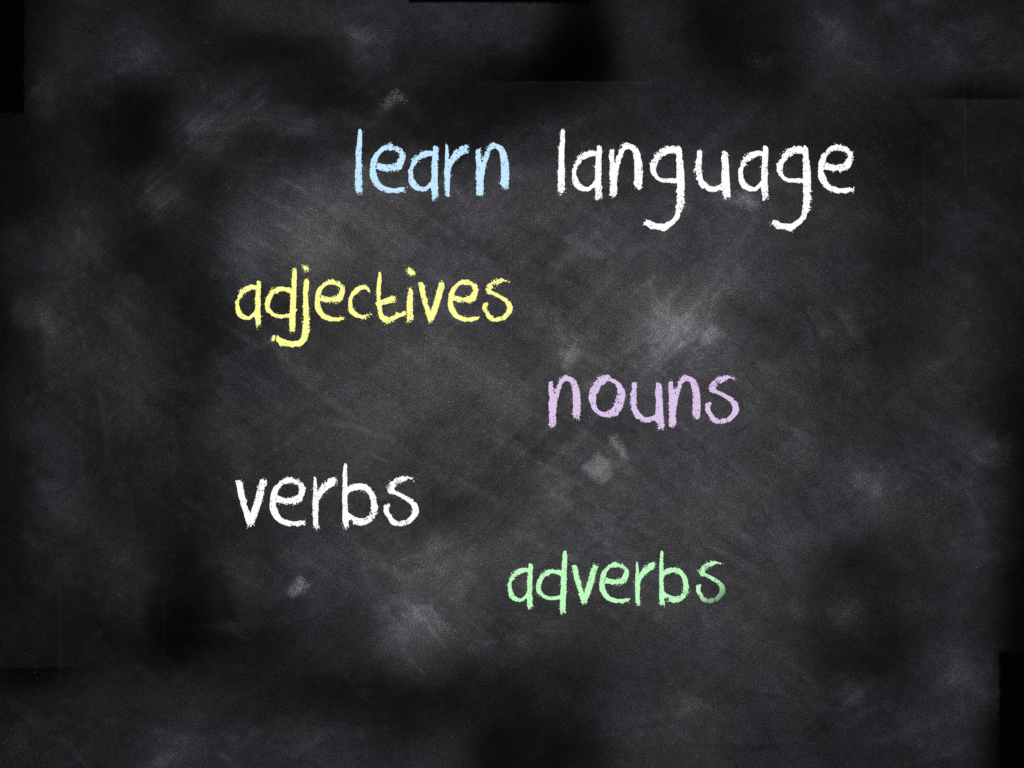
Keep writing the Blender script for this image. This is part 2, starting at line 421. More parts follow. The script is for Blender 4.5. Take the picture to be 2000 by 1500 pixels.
# ------------------------------------------------------------------ the blackboard
def build_board():
    def axis(lo, hi, a, b, step):
        mid = np.arange(a, b + 0.1, step)
        left = a - np.cumsum(step * 1.12 ** np.arange(1, 60)); left = left[left > lo]
        right = b + np.cumsum(step * 1.12 ** np.arange(1, 60)); right = right[right < hi]
        return np.concatenate([[lo], left[::-1], mid, right, [hi]])
    xs = axis(-1100, 3100, -30, 2030, 2.8)
    ys = axis(-900, 2400, -30, 1530, 2.8)
    X, Y = np.meshgrid(xs, ys)
    nx, ny = len(xs), len(ys)
    L = dust_vignette_grey(X.ravel(), Y.ravel())
    tint = np.clip(0.40 + 1.5 * (fbm(X.ravel(), Y.ravel(), 150, 131, 3) - 0.45)
                   + np.clip(np.hypot((X.ravel() - 1000) / 1000, (Y.ravel() - 800) / 700) - 0.55, 0, 1) * 0.9, 0, 1)
    n = nx * ny
    co = np.zeros((2 * n, 3), np.float32)
    co[:n, 0] = wx(X.ravel()); co[:n, 2] = wz(Y.ravel()) - CZ
    # the sheet is not perfectly flat
    co[:n, 1] = (fbm(X.ravel(), Y.ravel(), 300, 141, 2) - 0.5) * 0.0002
    idx = np.arange(n).reshape(ny, nx)
    q = np.stack([idx[:-1, :-1], idx[1:, :-1], idx[1:, 1:], idx[:-1, 1:]], -1).reshape(-1, 4)
    c = [idx[0, 0], idx[-1, 0], idx[-1, -1], idx[0, -1]]
    # back and edges of the panel, 18 mm deep
    co[n:n + 4] = co[c]; co[n:n + 4, 1] = 0.018
    co = co[:n + 4]
    faces = q.tolist()
    faces.append([n + 3, n + 2, n + 1, n])
    faces.append(idx[:, 0].tolist()[::-1] + [n, n + 1])
    faces.append(idx[:, -1].tolist() + [n + 2, n + 3])
    faces.append(idx[0, :].tolist() + [n + 3, n])
    faces.append(idx[-1, :].tolist()[::-1] + [n + 1, n + 2])
    me = make_mesh("blackboard", co.tolist(), faces, M_BOARD)
    # reflectance wanted from the dust and the painted vignette, as a share of white chalk
    d = np.zeros(len(co), np.float32)
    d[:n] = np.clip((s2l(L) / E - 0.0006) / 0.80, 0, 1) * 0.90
    a = me.attributes.new("dust", 'FLOAT', 'POINT'); a.data.foreach_set("value", d)  # dust share, lowered at the sides to paint the vignette
    t = np.zeros(len(co), np.float32); t[:n] = tint
    a = me.attributes.new("tint", 'FLOAT', 'POINT'); a.data.foreach_set("value", t)
    o = bpy.data.objects.new("blackboard", me)
    COL.objects.link(o)
    o.location = (0, 0, CZ)
    o["label"] = "black slate chalkboard clouded with grey smears of wiped chalk dust"
    o["category"] = "blackboard"
    return o

build_board()

# ------------------------------------------------------------------ chalk letters
# Outlines of the handwriting, each in the pixels of an enlarged view: (origin x, origin y, enlargement, size of the word)
G = {}
G['l'] = dict(f=(680,240,1,1.0), out=[[(19.2,15),(20,12.3),(24,12),(27,14.5),(27.3,18),(27.2,48),(26,51),(26.5,60),(26.2,70),(26,78),(27.2,86),(26.8,95),(27.2,105),(26.3,110),(27.3,118),(27.3,134),(24,137.5),(18.5,138.5),(17,134),(14.5,132),(12.8,122),(14,112),(13.3,105),(13.5,98),(12.3,95.5),(14.8,90),(15,70),(15.3,55),(15,50.5),(13.2,49.5),(16,46),(17,43),(18,30),(18.8,24)]],
  rough=[(19,134,9)])
G['e'] = dict(f=(680,240,1,1.0), out=[[(110,135),(105,134.5),(97,138),(92,137),(87,136),(82,138),(75,136.5),(66,133),(60,130.5),(55,126),(51,122),(47,116),(44,110),(42.5,104),(41.8,95),(42.8,90),(43,82),(44.5,74),(47,68),(49.5,62),(53,58),(58,54.5),(61,50),(67,46),(73,43),(78,42),(83,40.5),(88,43.5),(93,47),(97,45.5),(102,50),(106,54),(110,58.5),(112.5,64),(111,72),(108.5,80),(106.5,86),(103,90),(98,92.5),(92,93.8),(85,94),(80,92.5),(73,95),(66,93),(58,91),(54.5,90.5),(54,94),(56,102),(59,110),(64,119),(70,123),(75,124.5),(81,126.5),(88,128),(96,127.5),(104,125.8),(109,127),(113.5,125.5),(112,129),(110.5,131)]],
  hole=[[(57.2,77),(62,78.5),(69,81),(76,82.5),(83,81.3),(90,80.5),(94,76.5),(98,71),(100,66),(100,60),(96,57),(91,54.5),(85,53.5),(76,53.5),(69,55.5),(65,59),(60,65),(58.5,69),(57,75),(54.3,84),(54,88),(55.6,84)]],
  rough=[(112,131,8),(82,44,13),(103,56,12),(88,92,22)])
G['a'] = dict(f=(680,240,1,1.0), out=[[(166,46.5),(167,44.5),(170,44),(175,46.5),(176.5,52),(176,62),(175.5,75),(175,90),(175.5,97),(176.8,99),(175.3,101),(174.5,112),(175,122),(177,126),(175.5,129),(175.5,137),(175.5,143),(174.5,146.5),(171.5,147),(170,148.5),(167.5,152),(166,152.5),(164.5,148),(163.3,138),(162.5,130),(160.5,126.8),(157,129),(153,133),(145,134),(137,133.5),(130,130.5),(123,125),(119,117),(117.8,108),(118,100),(116.8,96),(118.2,90),(121.5,85.5),(122.5,79),(125,73),(130,67),(135,61.5),(141,57.5),(148,55.2),(155,53.8),(160,54.3),(164,55.8),(166,54)]],
  hole=[[(162.5,64.5),(157,65),(149,68),(141,72),(135,77),(132.5,82),(128,86),(126.5,92),(126.5,100),(128,107),(130,112),(135,119),(140,123),(146,125.5),(150,125),(155,121),(159,116),(162.5,111),(163,103),(162.5,95),(163,88),(160.5,86.3),(160.5,84.8),(163,85.2),(163.5,78),(164,70),(164.2,65.5)]],
  rough=[(171,145,8),(128,68,13)])
G['r'] = dict(f=(840,250,1,1.0), out=[[(30.2,34),(30.5,31.5),(32,31.5),(35,34),(36.2,45),(37,55),(37.8,60.5),(39,59.5),(42,53),(46,47),(49.5,43),(54,39.5),(55.5,42),(58,38),(61,34),(65,35),(67,33),(72,33),(73,35.5),(75,36.5),(74,42),(73,47),(74.5,50.5),(71,50.2),(66,51),(62,53.5),(56,58.5),(50,64),(46,69),(42.5,75),(40.2,81),(39.5,86),(39,91),(41,93),(39.3,97),(38.7,108),(38.8,120),(39.2,128),(40,132),(37,132.5),(35,134.5),(33,132),(31.5,129),(29,127),(28.7,118),(28,108),(28.3,97),(27.2,86),(28.5,75),(29,62),(29.5,48)]],
  rough=[(35,131,7),(73,42,9),(52,44,7)])
G['n'] = dict(f=(840,250,1,1.0), out=[[(89.3,45),(91,41.5),(96,41.7),(97.5,39.5),(98,43),(98.8,50),(99.5,58),(100.3,67),(102,64),(101,60),(103,55),(106,53.5),(107.5,48),(109,42),(112.5,38),(114,33),(118,30),(122,28.5),(125,28),(127,30),(131,31),(136,32.5),(141,36),(145,40),(148,46),(150.5,53),(152,60),(153.8,68.5),(154,78),(154.7,88),(154,98),(153.5,110),(152.5,114),(151.8,118.5),(148,118.5),(145,117.5),(141,116),(139,112),(136,107.5),(138,103),(138.5,95),(138.3,85),(138.5,75),(138,65),(136.5,55),(134,45),(131,41.5),(127,40.5),(122,42),(118,45),(116,51),(114.5,58),(111.5,64),(109.5,74),(107,83),(107.3,89),(105.5,95),(104.5,103),(104,112),(105,118),(104,130),(100,133),(97,131.5),(96,135),(92.5,134),(90.5,130),(90,122),(90.5,112),(90,106.5),(92,105),(89,100),(90,92),(88.8,86),(90.5,80),(90.3,70),(89,63),(88.9,54)]],
  rough=[(97,133,7),(146,116,8),(110,38,10),(103,60,9)])
G['g'] = dict(f=(1240,260,7.5,1.0), out=[[(615,205),(632,180),(655,190),(680,220),(690,270),(692,380),(708,420),(712,500),(722,560),(722,620),(728,700),(725,760),(728,850),(718,890),(725,960),(730,1020),(705,1050),(705,1080),(712,1115),(690,1155),(665,1175),(665,1215),(650,1255),(620,1285),(590,1320),(545,1355),(500,1390),(440,1440),(410,1440),(370,1425),(320,1410),(280,1405),(235,1408),(210,1390),(195,1365),(160,1350),(120,1335),(140,1310),(160,1275),(200,1270),(245,1275),(260,1305),(300,1320),(360,1325),(430,1328),(480,1300),(530,1270),(570,1230),(592,1180),(598,1130),(602,1060),(612,990),(612,920),(612,870),(602,855),(615,825),(613,780),(610,732),(560,735),(480,725),(400,718),(350,705),(300,672),(280,640),(250,610),(235,570),(222,520),(225,470),(208,445),(240,440),(245,400),(285,370),(290,320),(325,290),(350,265),(375,235),(420,220),(460,195),(478,180),(500,200),(545,180),(580,188),(605,205)]],
  hole=[[(600,300),(560,300),(505,298),(470,310),(430,335),(390,360),(355,400),(330,440),(318,490),(308,530),(315,580),(335,620),(360,650),(400,665),(455,660),(500,665),(545,660),(560,655),(600,670),(608,620),(608,560),(608,500),(615,440),(600,400),(610,350)]],
  rough=[(160,1320,70),(720,980,110),(330,290,120),(690,1110,70)])
G['u'] = dict(f=(1240,260,7.5,1.0), out=[[(908,265),(925,248),(965,248),(985,262),(985,330),(980,420),(978,500),(982,570),(990,640),(1015,690),(1050,730),(1095,775),(1150,782),(1200,770),(1240,755),(1265,735),(1270,690),(1268,600),(1278,530),(1270,450),(1262,360),(1275,320),(1275,252),(1300,252),(1345,270),(1365,295),(1368,360),(1375,460),(1382,560),(1385,660),(1392,760),(1398,850),(1410,910),(1412,955),(1385,960),(1350,945),(1335,975),(1310,965),(1300,910),(1280,860),(1265,830),(1235,835),(1200,855),(1150,862),(1090,862),(1040,830),(1030,810),(975,810),(945,770),(925,720),(920,690),(880,655),(905,640),(895,590),(875,545),(888,500),(880,440),(895,390),(915,350),(908,310)]],
  rough=[(1360,950,70),(885,560,110),(1290,880,50)])
G['d'] = dict(f=(980,1065,1,0.836), out=[[(119.5,13),(120.5,11),(126.5,11),(127,15),(128,20),(127.8,32),(127.3,45),(127,56),(126.5,64.5),(129.8,65.5),(129.8,66.5),(126.8,67.5),(126.3,78),(126.8,81),(125.8,88),(128.5,90.5),(127,94),(125.8,96),(125,108),(125.2,118),(124.7,127),(125.5,129.5),(124,133),(120,132.5),(116,134),(114.3,135),(114.3,130),(113.3,118),(113.3,108),(113,104.8),(108,106.5),(103,106.5),(98,108),(92,106.5),(86,105),(80,102.5),(77,99),(74,97),(70,95.5),(68,90),(67,85),(66.5,80),(68,74),(68.5,70),(71,65),(75,59),(76,56),(81,52),(85,49.5),(90,47.5),(95,46.8),(101,46.5),(105,48),(110,48.3),(114,48.3),(117,48.5),(117.3,40),(117.5,34),(118.5,28),(118.7,20)]],
  hole=[[(115.5,61),(112,58),(107,56.5),(103,55.2),(97,55.5),(93,57),(91,60.5),(87,60),(84,62.5),(81,67),(78.5,73),(77,78),(76,82),(77,87),(79.5,91.5),(83,95.5),(88,98.5),(94,99.8),(101,100),(107,99),(114,97),(114.5,88),(115,78),(115.5,68)]],
  rough=[(119,133,7),(80,53,9)])
G['j'] = dict(f=(450,500,7.5,0.857), out=[[(1075,385),(1085,345),(1110,335),(1140,345),(1155,380),(1152,430),(1145,500),(1138,580),(1140,650),(1145,720),(1150,800),(1155,880),(1150,950),(1155,1030),(1165,1090),(1150,1130),(1135,1190),(1125,1230),(1090,1270),(1055,1305),(1010,1335),(960,1325),(900,1335),(840,1325),(790,1320),(735,1315),(710,1290),(690,1265),(650,1245),(620,1240),(598,1215),(610,1185),(640,1165),(668,1170),(690,1150),(700,1175),(740,1195),(800,1225),(850,1240),(910,1245),(980,1243),(1020,1215),(1040,1180),(1048,1120),(1055,1060),(1062,960),(1065,860),(1068,800),(1060,730),(1068,640),(1065,560),(1065,480),(1075,440)]],
  dot=[(1058,140),(1100,145),(1130,160),(1158,190),(1145,205),(1100,218),(1080,205),(1065,165)],
  rough=[(650,1210,70),(1155,900,180),(760,1310,60)], cut=[(668,1165,655,1250,7)])
G['c'] = dict(f=(600,510,1,0.857), out=[[(122,62),(119.5,60),(117,56.5),(113,55),(108,55),(103,58),(99,62),(97,65),(93,66.5),(90,70),(88,75),(87.8,82),(88.5,88),(91,94),(95,99),(101,103),(107,105.5),(113,105),(118,104),(121,103.3),(127,102.7),(126,105),(120,106.5),(117,109),(114,113),(108,113.3),(101,111),(94,109.5),(88,106),(83,102),(81,96),(80,89),(79.8,80),(81,73),(84,66),(86,61),(89,58),(93,53),(97,50.5),(102,48),(108,46.5),(114,47),(118,50),(121,53),(123,58)]],
  rough=[(118,107,8)])
G['t'] = dict(f=(600,510,1,0.857), out=[[(139,24),(140,21.5),(143,21),(144.5,24),(145,32),(145.5,40),(144,48),(143,55),(144.5,63),(143,70),(144,76),(150,73.5),(157,71),(164,69),(165,68),(171,69),(172,71),(171,77),(172,80),(168,82),(161,82.5),(153,84.5),(147,85.5),(145.5,90),(146.5,96),(148,102),(151,107),(155,106.5),(158,109.5),(165,107.5),(172,104.5),(174,102.5),(172,98.5),(175,98.5),(177,101),(182,102.5),(187,98),(191,97),(193,99),(193,104),(190,106.5),(184,108.5),(178,110.5),(175,113),(170,116),(165,118),(158,121.5),(154,121.5),(149,119),(145,115.5),(141,110),(138.5,103),(138,96),(136.5,89),(133,83),(134.5,80.5),(136,79),(135.5,70),(135.5,60),(136,48),(137,36),(138.5,30)]],
  rough=[(170,76,9),(160,120,10)])
G['i'] = dict(f=(720,510,10.714,0.857), out=[[(845,570),(855,548),(885,560),(920,610),(928,680),(930,780),(925,860),(925,940),(935,1020),(920,1090),(940,1150),(935,1190),(915,1215),(880,1235),(850,1260),(810,1285),(795,1260),(795,1180),(793,1100),(795,1020),(790,920),(797,830),(815,720),(835,620)]],
  dot=[(808,160),(850,135),(880,150),(930,195),(970,215),(980,265),(960,288),(920,298),(880,302),(850,285),(825,260),(808,220),(815,190)],
  rough=[(880,1240,90)])
G['v'] = dict(f=(450,895,1,1.0), out=[[(9.5,45.5),(12,42.5),(20,43),(24,47.5),(24.5,52),(26,60),(28,72),(30,79.5),(33,80),(32,83),(32,90),(35,99),(38.5,106),(39.5,108),(41,100),(44,92),(47,82),(50,71),(52,62),(54,55),(57,50),(59,43),(62,41),(65,40),(68,43),(70.8,44),(70.5,50),(69,57),(67,62),(65,70),(63.5,78),(61,85),(59,93),(56,101),(53,110),(50.5,118),(48,121),(47,127),(45,130),(41,130.5),(36,133),(34,134),(33,130),(31,125),(29,119),(26.5,113),(26,106),(23,98),(20,90),(18,81),(15.5,74),(14,65),(12.5,57),(11,49)]],
  rough=[(66,44,8),(38,131,8),(60,56,8)])
G['s'] = dict(f=(640,895,1,1.0), out=[[(172.5,41.5),(169,43.5),(166,42),(162,41),(158,40.5),(152,44),(147,46.5),(143,48),(139,51),(136,51.5),(133.5,53.5),(135,54.5),(131,57),(130.5,61),(133,64),(139,66.5),(145,69),(151,72),(158,76),(163,78.5),(167,80.5),(167.5,85),(172,86),(174.5,89.5),(177,95),(178.5,100),(178,107),(176,112),(172,117),(168,121),(163,126),(158,129.5),(155.5,129),(154,130),(150,131),(144,133.5),(137,132),(131,132),(125,129),(121,125.5),(119,121),(116.5,115),(111,109),(109.5,104),(110,98),(109.5,94),(112,90),(116,90),(119,88),(121.5,89),(122.5,92.5),(120.5,96),(119.5,101),(121,106),(124,110),(127,116),(130,119.5),(134,121),(138,125),(141,123),(146,121.5),(151,121),(155,119.5),(158,115.5),(162,112),(164.5,107),(165.5,100),(164,95),(161,89.5),(156,85.5),(150,81),(144,77.5),(137,74),(130,70.5),(124,70),(120,69),(119,66),(116,62),(115.3,59),(118,56),(121,50),(122,46),(127,45),(131,41),(136,38.5),(141,37),(146,35.5),(152,34.2),(157,34.5),(160,37),(166,37.5),(167,40.5),(170,40)]],
  rough=[(140,44,13),(119,57,9),(170,41,5)], cut=[(151.5,119.5,155.5,130.5,0.55),(117.5,61,124,52,0.5),(131,47.5,136,53,0.8),(136,44,135,49,0.6),(140,44,138,50,0.6)])
G['o'] = dict(f=(1060,710,1,0.962), out=[[(117,23),(122,22),(126,21.5),(130,22.5),(133,27),(137,30.5),(142,31),(147,34.5),(152,38),(155,43),(157,47.5),(161,51),(160.5,57),(162,63),(160.5,70),(158.5,77),(156,84),(152.5,92),(149.5,97),(145,102.5),(140,103.5),(135.5,102),(132,105.5),(126,105.5),(119,105),(114,103),(108,99.5),(102,95),(97,90),(94,83),(92.5,77),(90,71),(89,64),(91,58),(91.5,52),(95,46),(98,42),(99,37),(103,33),(108,29),(111,25)]],
  hole=[[(129,34.5),(124,36.5),(119,41),(113,44.5),(111,51),(108,57),(104,61),(105,66),(104,72),(104.5,79),(106.5,86),(110,91.5),(116,94),(124,94.5),(128,91.5),(132,90),(136,86.5),(139,81.5),(141,75),(142.5,70),(143,63),(147,58.5),(145,55),(145.5,49),(143,44),(142,40.5),(138,39.5),(134,35.5)]],
  rough=[(110,30,13),(150,75,13),(96,45,9)], cut=[(143.5,87.5,141.8,94.5,0.7),(146,63,150,60,0.6),(147,78,149,74,0.5),(107,37,110,34,0.6),(92,59,96,57,0.6)])
G['b'] = dict(f=(640,895,1,1.0), out=[[(31.5,14),(33,10),(36,10),(38,13),(38,22),(38.3,35),(38.3,47),(38.5,56),(41,54.5),(44,52.5),(50,50.5),(57,49),(64,49),(70,49.8),(75,50.5),(79,54),(84,57.5),(86,62),(90,66),(93,71.5),(95,77),(96,81),(95.5,86),(98,92),(98.5,97),(97,103),(96.5,107),(94.5,111),(92,115),(90,119.5),(85.5,123),(80,127),(74,130),(69,130.5),(64,132),(59,131),(54,128.5),(50,128.5),(49,126),(48,122),(48.5,119.5),(45,120.5),(42,121),(40.5,123.5),(41,130),(41.5,135),(39.5,138),(37,135),(35,138.5),(33,137),(30.5,133),(30,128),(28.5,123),(28.5,115),(29,108),(28.5,103),(29.5,97),(29,90),(28.2,82),(28.5,70),(29,60),(29,48),(29,35),(30,25)]],
  hole=[[(39,72),(41,69),(46,66),(50,64),(56,62.5),(63,61.5),(67,60.5),(71,62.5),(76,66),(79,69.5),(82,75),(83.5,81),(84.5,87),(85,94),(84.5,101),(84,106),(81,111),(77,114.5),(71,117),(64,117.3),(58,116),(51,113),(46,110),(42,107),(40,105.5),(39.3,98),(38.7,88),(38.5,80)]],
  rough=[(35,134,9),(68,61,8),(92,110,11),(52,124,8)], cut=[(83,107,88,111,0.8),(73,120,79,118,0.6)])

def glyph_abs(g):
    ox, oy, s, w = G[g]['f']
    t = lambda P: [(ox + x / k, oy + y / k) for x, y in P]
    # views enlarged ten times are noted in tenths, the others in their own pixels
    k = 1.0 if s == 1 else s
    d = dict(out=[t(P) for P in G[g]['out']], hole=[t(P) for P in G[g].get('hole', [])],
             dot=[t(G[g]['dot'])] if 'dot' in G[g] else [],
             rough=[(ox + x / k, oy + y / k, r / k) for x, y, r in G[g].get('rough', [])],
             cut=[(ox + a / k, oy + b / k, ox + c / k, oy + e / k, h / k) for a, b, c, e, h in G[g].get('cut', [])], w=w)
    P = np.array(d['out'][0] + (d['dot'][0] if d['dot'] else []))
    d['lt'] = (P[:, 0].min(), P[:, 1].min())
    return d

def stroke_mesh(name, outs, holes, rough, cuts, mat, base, seed, size, wear=None, pits=1.0):
    """one chalk letter: outline with a crumbled edge and pits, as a low layer of chalk standing on the board"""
    r = np.random.default_rng(seed)
    P = np.array([p for o in outs for p in o])
    h = 0.8
    x0, y0 = P.min(0) - 5; x1, y1 = P.max(0) + 5
    gx = np.arange(x0, x1, h); gy = np.arange(y0, y1, h)
    X, Y = np.meshgrid(gx, gy)
    F = np.full(X.shape, -1e9)
    for o in outs: F = np.maximum(F, poly_sdf(X, Y, o))
    for o in holes: F = np.minimum(F, -poly_sdf(X, Y, o))
    core = F.copy()
    R = np.zeros(X.shape)
    for cx, cy, rad in rough:
        R = np.maximum(R, np.exp(-((X - cx) ** 2 + (Y - cy) ** 2) / (rad * rad)))
    amp = 0.55 + 0.75 * np.clip(vnoise(X, Y, 14, seed + 1) * 2.2 - 0.7, 0, 1) + 2.2 * R
    nz = (vnoise(X, Y, 2.1, seed + 2) - 0.5) * 1.5 + (vnoise(X, Y, 1.3, seed + 3, cell_y=3.2, ang=0.25) - 0.5) * 1.0 + (vnoise(X, Y, 6, seed + 4) - 0.5) * 0.6
    F = F + amp * nz * size - 0.12
    # pits where the chalk skipped over the grain of the board
    n_p = int(core[core > 0].size * h * h / 38 * pits)
    ii, jj = np.where(core > 0.2)
    if len(ii):
        prob = 0.25 + 2.5 * np.clip(vnoise(gx[jj], gy[ii], 11, seed + 5) - 0.5, 0, 1) * 2 + 2.2 * R[ii, jj] + 0.9 * (core[ii, jj] < 3)
        for q in r.choice(len(ii), min(n_p, len(ii)), replace=False, p=prob / prob.sum()):
            cx, cy = gx[jj[q]] + r.uniform(-.4, .4), gy[ii[q]] + r.uniform(-.4, .4)
            rad = r.uniform(0.45, 1.05) * size
            a = max(0, ii[q] - 4); b = ii[q] + 5; c = max(0, jj[q] - 4); d = jj[q] + 5
            dx = X[a:b, c:d] - cx; dy = Y[a:b, c:d] - cy
            F[a:b, c:d] = np.minimum(F[a:b, c:d], np.hypot(dx * r.uniform(.8, 1.3), dy * r.uniform(.7, 1.2)) - rad)
    for a, b, c, d, hw in cuts:
        dx, dy = c - a, d - b
        t = np.clip(((X - a) * dx + (Y - b) * dy) / (dx * dx + dy * dy), 0, 1)
        dd = np.hypot(X - a - t * dx + (vnoise(X, Y, 3, seed + 6) - .5), Y - b - t * dy)
        F = np.minimum(F, dd - hw)
    # crumbs beside the stroke
    ii, jj = np.where((core < -0.8) & (core > -3.2))
    prob = 0.04 + R[ii, jj] ** 2
    for q in r.choice(len(ii), min(26, len(ii)), replace=False, p=prob / prob.sum()):
        cx, cy = gx[jj[q]], gy[ii[q]]
        a = max(0, ii[q] - 3); b = ii[q] + 4; c = max(0, jj[q] - 3); d = jj[q] + 4
        F[a:b, c:d] = np.maximum(F[a:b, c:d], r.uniform(0.35, 0.85) - np.hypot(X[a:b, c:d] - cx, Y[a:b, c:d] - cy))
    F[0, :] = F[-1, :] = -1; F[:, 0] = F[:, -1] = -1
    F[np.abs(F) < 0.02] = 0.02
    H = 0.35 + 0.25 * np.clip(F, 0, 1.5) / 1.5 + 0.10 * vnoise(X, Y, 2.4, seed + 8) + 0.10 * vnoise(X, Y, 7, seed + 9)
    bx, bz = base
    verts, faces, key = [], [], {}
    def put(k, px, py, hh):
        v = key.get(k)
        if v is None:
            v = key[k] = len(verts)
            verts.append((float(wx(px)) - bx, -hh * PX, float(wz(py)) - bz))
        return v
    ins = F > 0
    ny, nx = F.shape
    anyin = ins[:-1, :-1] | ins[1:, :-1] | ins[1:, 1:] | ins[:-1, 1:]
    for j, i in zip(*np.where(anyin)):
        cs = ((j, i), (j + 1, i), (j + 1, i + 1), (j, i + 1))
        poly = []; kinds = []
        for q in range(4):
            A = cs[q]; B_ = cs[(q + 1) % 4]
            fa, fb = F[A], F[B_]
            if fa > 0:
                poly.append(put(A, gx[A[1]], gy[A[0]], H[A])); kinds.append(0)
            if (fa > 0) != (fb > 0):
                t = fa / (fa - fb)
                k = (A, B_) if A < B_ else (B_, A)
                px = gx[A[1]] + t * (gx[B_[1]] - gx[A[1]]); py = gy[A[0]] + t * (gy[B_[0]] - gy[A[0]])
                poly.append(put(k, px, py, 0.28)); kinds.append(1 if fa > 0 else 2)
        if len(poly) >= 3: faces.append(poly)
        n = len(poly)
        for q in range(n):
            if kinds[q] == 1 and kinds[(q + 1) % n] == 2:      # the crumbled edge: a wall down to the board
                a, b = poly[q], poly[(q + 1) % n]
                ka, kb = ('d', a), ('d', b)
                for kk, vv in ((ka, a), (kb, b)):
                    if kk not in key:
                        key[kk] = len(verts); x, y, z = verts[vv]; verts.append((x, 0.0001, z))
                faces.append([b, a, key[ka], key[kb]])
    me = make_mesh(name, verts, faces, mat)
    w = np.zeros(len(verts), np.float32)
    if wear:
        vx = np.array([v[0] for v in verts]) + bx; vz = np.array([v[2] for v in verts]) + bz
        w = wear(vx / PX + 1000, 750 - (vz - CZ) / PX).astype(np.float32)
    a = me.attributes.new("wear", 'FLOAT', 'POINT'); a.data.foreach_set("value", w)
    return me

WORDS = [
 ("learn", 'blue', 1.0, "word learn in pale blue chalk, left of the word language",
  [('l', None), ('e', None), ('a', None), ('r', None), ('n', None)]),
 ("language", 'white', 1.0, "word language in large white chalk letters, right of the pale blue word",
  [('l', (1088.3, 252)), ('a', (1116.2, 284)), ('n', (1189.5, 278)), ('g', None), ('u', None), ('a', (1441.2, 284)), ('g', (1503.0, 284)), ('e', (1596.9, 280.6))]),
 ("adjectives", 'yellow', 0.857, "word adjectives in pale yellow chalk, the only yellow writing",
  [('a', (459, 547.7)), ('d', (517, 523.2)), ('j', None), ('e', (614.2, 544.8)), ('c', None), ('t', None), ('i', None), ('v', (816.3, 549)), ('e', (874.4, 545)), ('s', (942.3, 544))]),
 ("nouns", 'lilac', 0.962, "word nouns in lilac chalk, right of the board's middle",
  [('n', (1071, 732)), ('o', None), ('u', (1229.7, 746.5)), ('n', (1305.2, 732)), ('s', (1377.2, 733))]),
 ("verbs", 'white', 1.0, "word verbs in short white chalk writing, below the yellow word",
  [('v', None), ('e', (526.2, 930.8)), ('r', (609.8, 931)), ('b', None), ('s', None)]),
 ("adverbs", 'green', 0.836, "word adverbs in mint green chalk, lowest word with a fading last letter",
  [('a', (991, 1100.2)), ('d', None), ('v', (1116.2, 1101)), ('e', (1170.2, 1097)), ('r', (1239.8, 1097)), ('b', (1287.2, 1075.6)), ('s', (1359.2, 1095.4))]),
]

OCC = []                          # where letters stand, so that loose crumbs stay off them
seed = 100
for word, colour, size, label, letters in WORDS:
    placed = []
    for g, lt in letters:
        d = glyph_abs(g)
        k = size / d['w']
        L0 = d['lt']; T = lt or L0
        if lt is None: k = 1.0
        f = lambda P, k=k, L0=L0, T=T: [((x - L0[0]) * k + T[0], (y - L0[1]) * k + T[1]) for x, y in P]
        placed.append((g, [f(P) for P in d['out']], [f(P) for P in d['hole']], [f(P) for P in d['dot']],
                       [(*f([(x, y)])[0], r * k) for x, y, r in d['rough']],
                       [(*f([(a, b)])[0], *f([(c, e)])[0], h * k) for a, b, c, e, h in d['cut']]))
    allp = np.array([p for q in placed for P in q[1] for p in P])
    cxm = 0.5 * (allp[:, 0].min() + allp[:, 0].max()); bot = allp[:, 1].max()
    OCC.append((allp[:, 0].min(), allp[:, 1].min(), allp[:, 0].max(), allp[:, 1].max()))
    root = bpy.data.objects.new("chalk_word", None)
    COL.objects.link(root)
    root.empty_display_size = 0.02
    base = (float(wx(cxm)), float(wz(bot)))
    root.location = (base[0], 0, base[1])
    root["label"] = label
    root["category"] = "word"
    root["group"] = "words chalked on the blackboard"
    for n, (g, outs, holes, dots, rough, cuts) in enumerate(placed):
        seed += 13
        wear = None; pits = 1.0
        if word == "adverbs" and n == len(placed) - 1:
            wear = lambda X, Y: np.clip(((X - 1385) * 0.62 + (Y - 1140) * 0.78) / 46.0, 0, 0.78)
            pits = 1.6
        me = stroke_mesh("letter", outs, holes, rough, cuts, M_CHALK[colour], base, seed, size, wear, pits)
        o = bpy.data.objects.new("letter", me)
        COL.objects.link(o)
        o.parent = root
        if wear: o["label"] = "last letter s, rubbed away towards its lower right"
        for D in dots:
            seed += 13
            me = stroke_mesh("dot", [D], [], [], [], M_CHALK[colour], base, seed, size)
            p = bpy.data.objects.new("dot", me)
            COL.objects.link(p)
            p.parent = o

# ------------------------------------------------------------------ loose chalk: smudges and dust
def crumbs(px, py, rad, hgt, seed, base):
    """little three-sided grains of chalk sitting on the board"""
    r = np.random.default_rng(seed)
    n = len(px)
    a = r.uniform(0, 2 * math.pi, n)
    st = r.uniform(0.7, 1.6, n)
    V = np.zeros((n, 4, 3))
    for k in range(3):
        t = a + k * 2 * math.pi / 3 + r.uniform(-.4, .4, n)
        V[:, k, 0] = wx(px + rad * np.cos(t) * st) - base[0]
        V[:, k, 2] = wz(py + rad * np.sin(t) / st) - base[1]
        V[:, k, 1] = 0.00012
    V[:, 3, 0] = wx(px) - base[0]; V[:, 3, 2] = wz(py) - base[1]; V[:, 3, 1] = -hgt * PX
    i = (np.arange(n) * 4)[:, None]
    Fc = np.concatenate([i + [0, 1, 3], i + [1, 2, 3], i + [2, 0, 3]], 1).reshape(-1, 3)
    return V.reshape(-1, 3).tolist(), Fc.tolist()

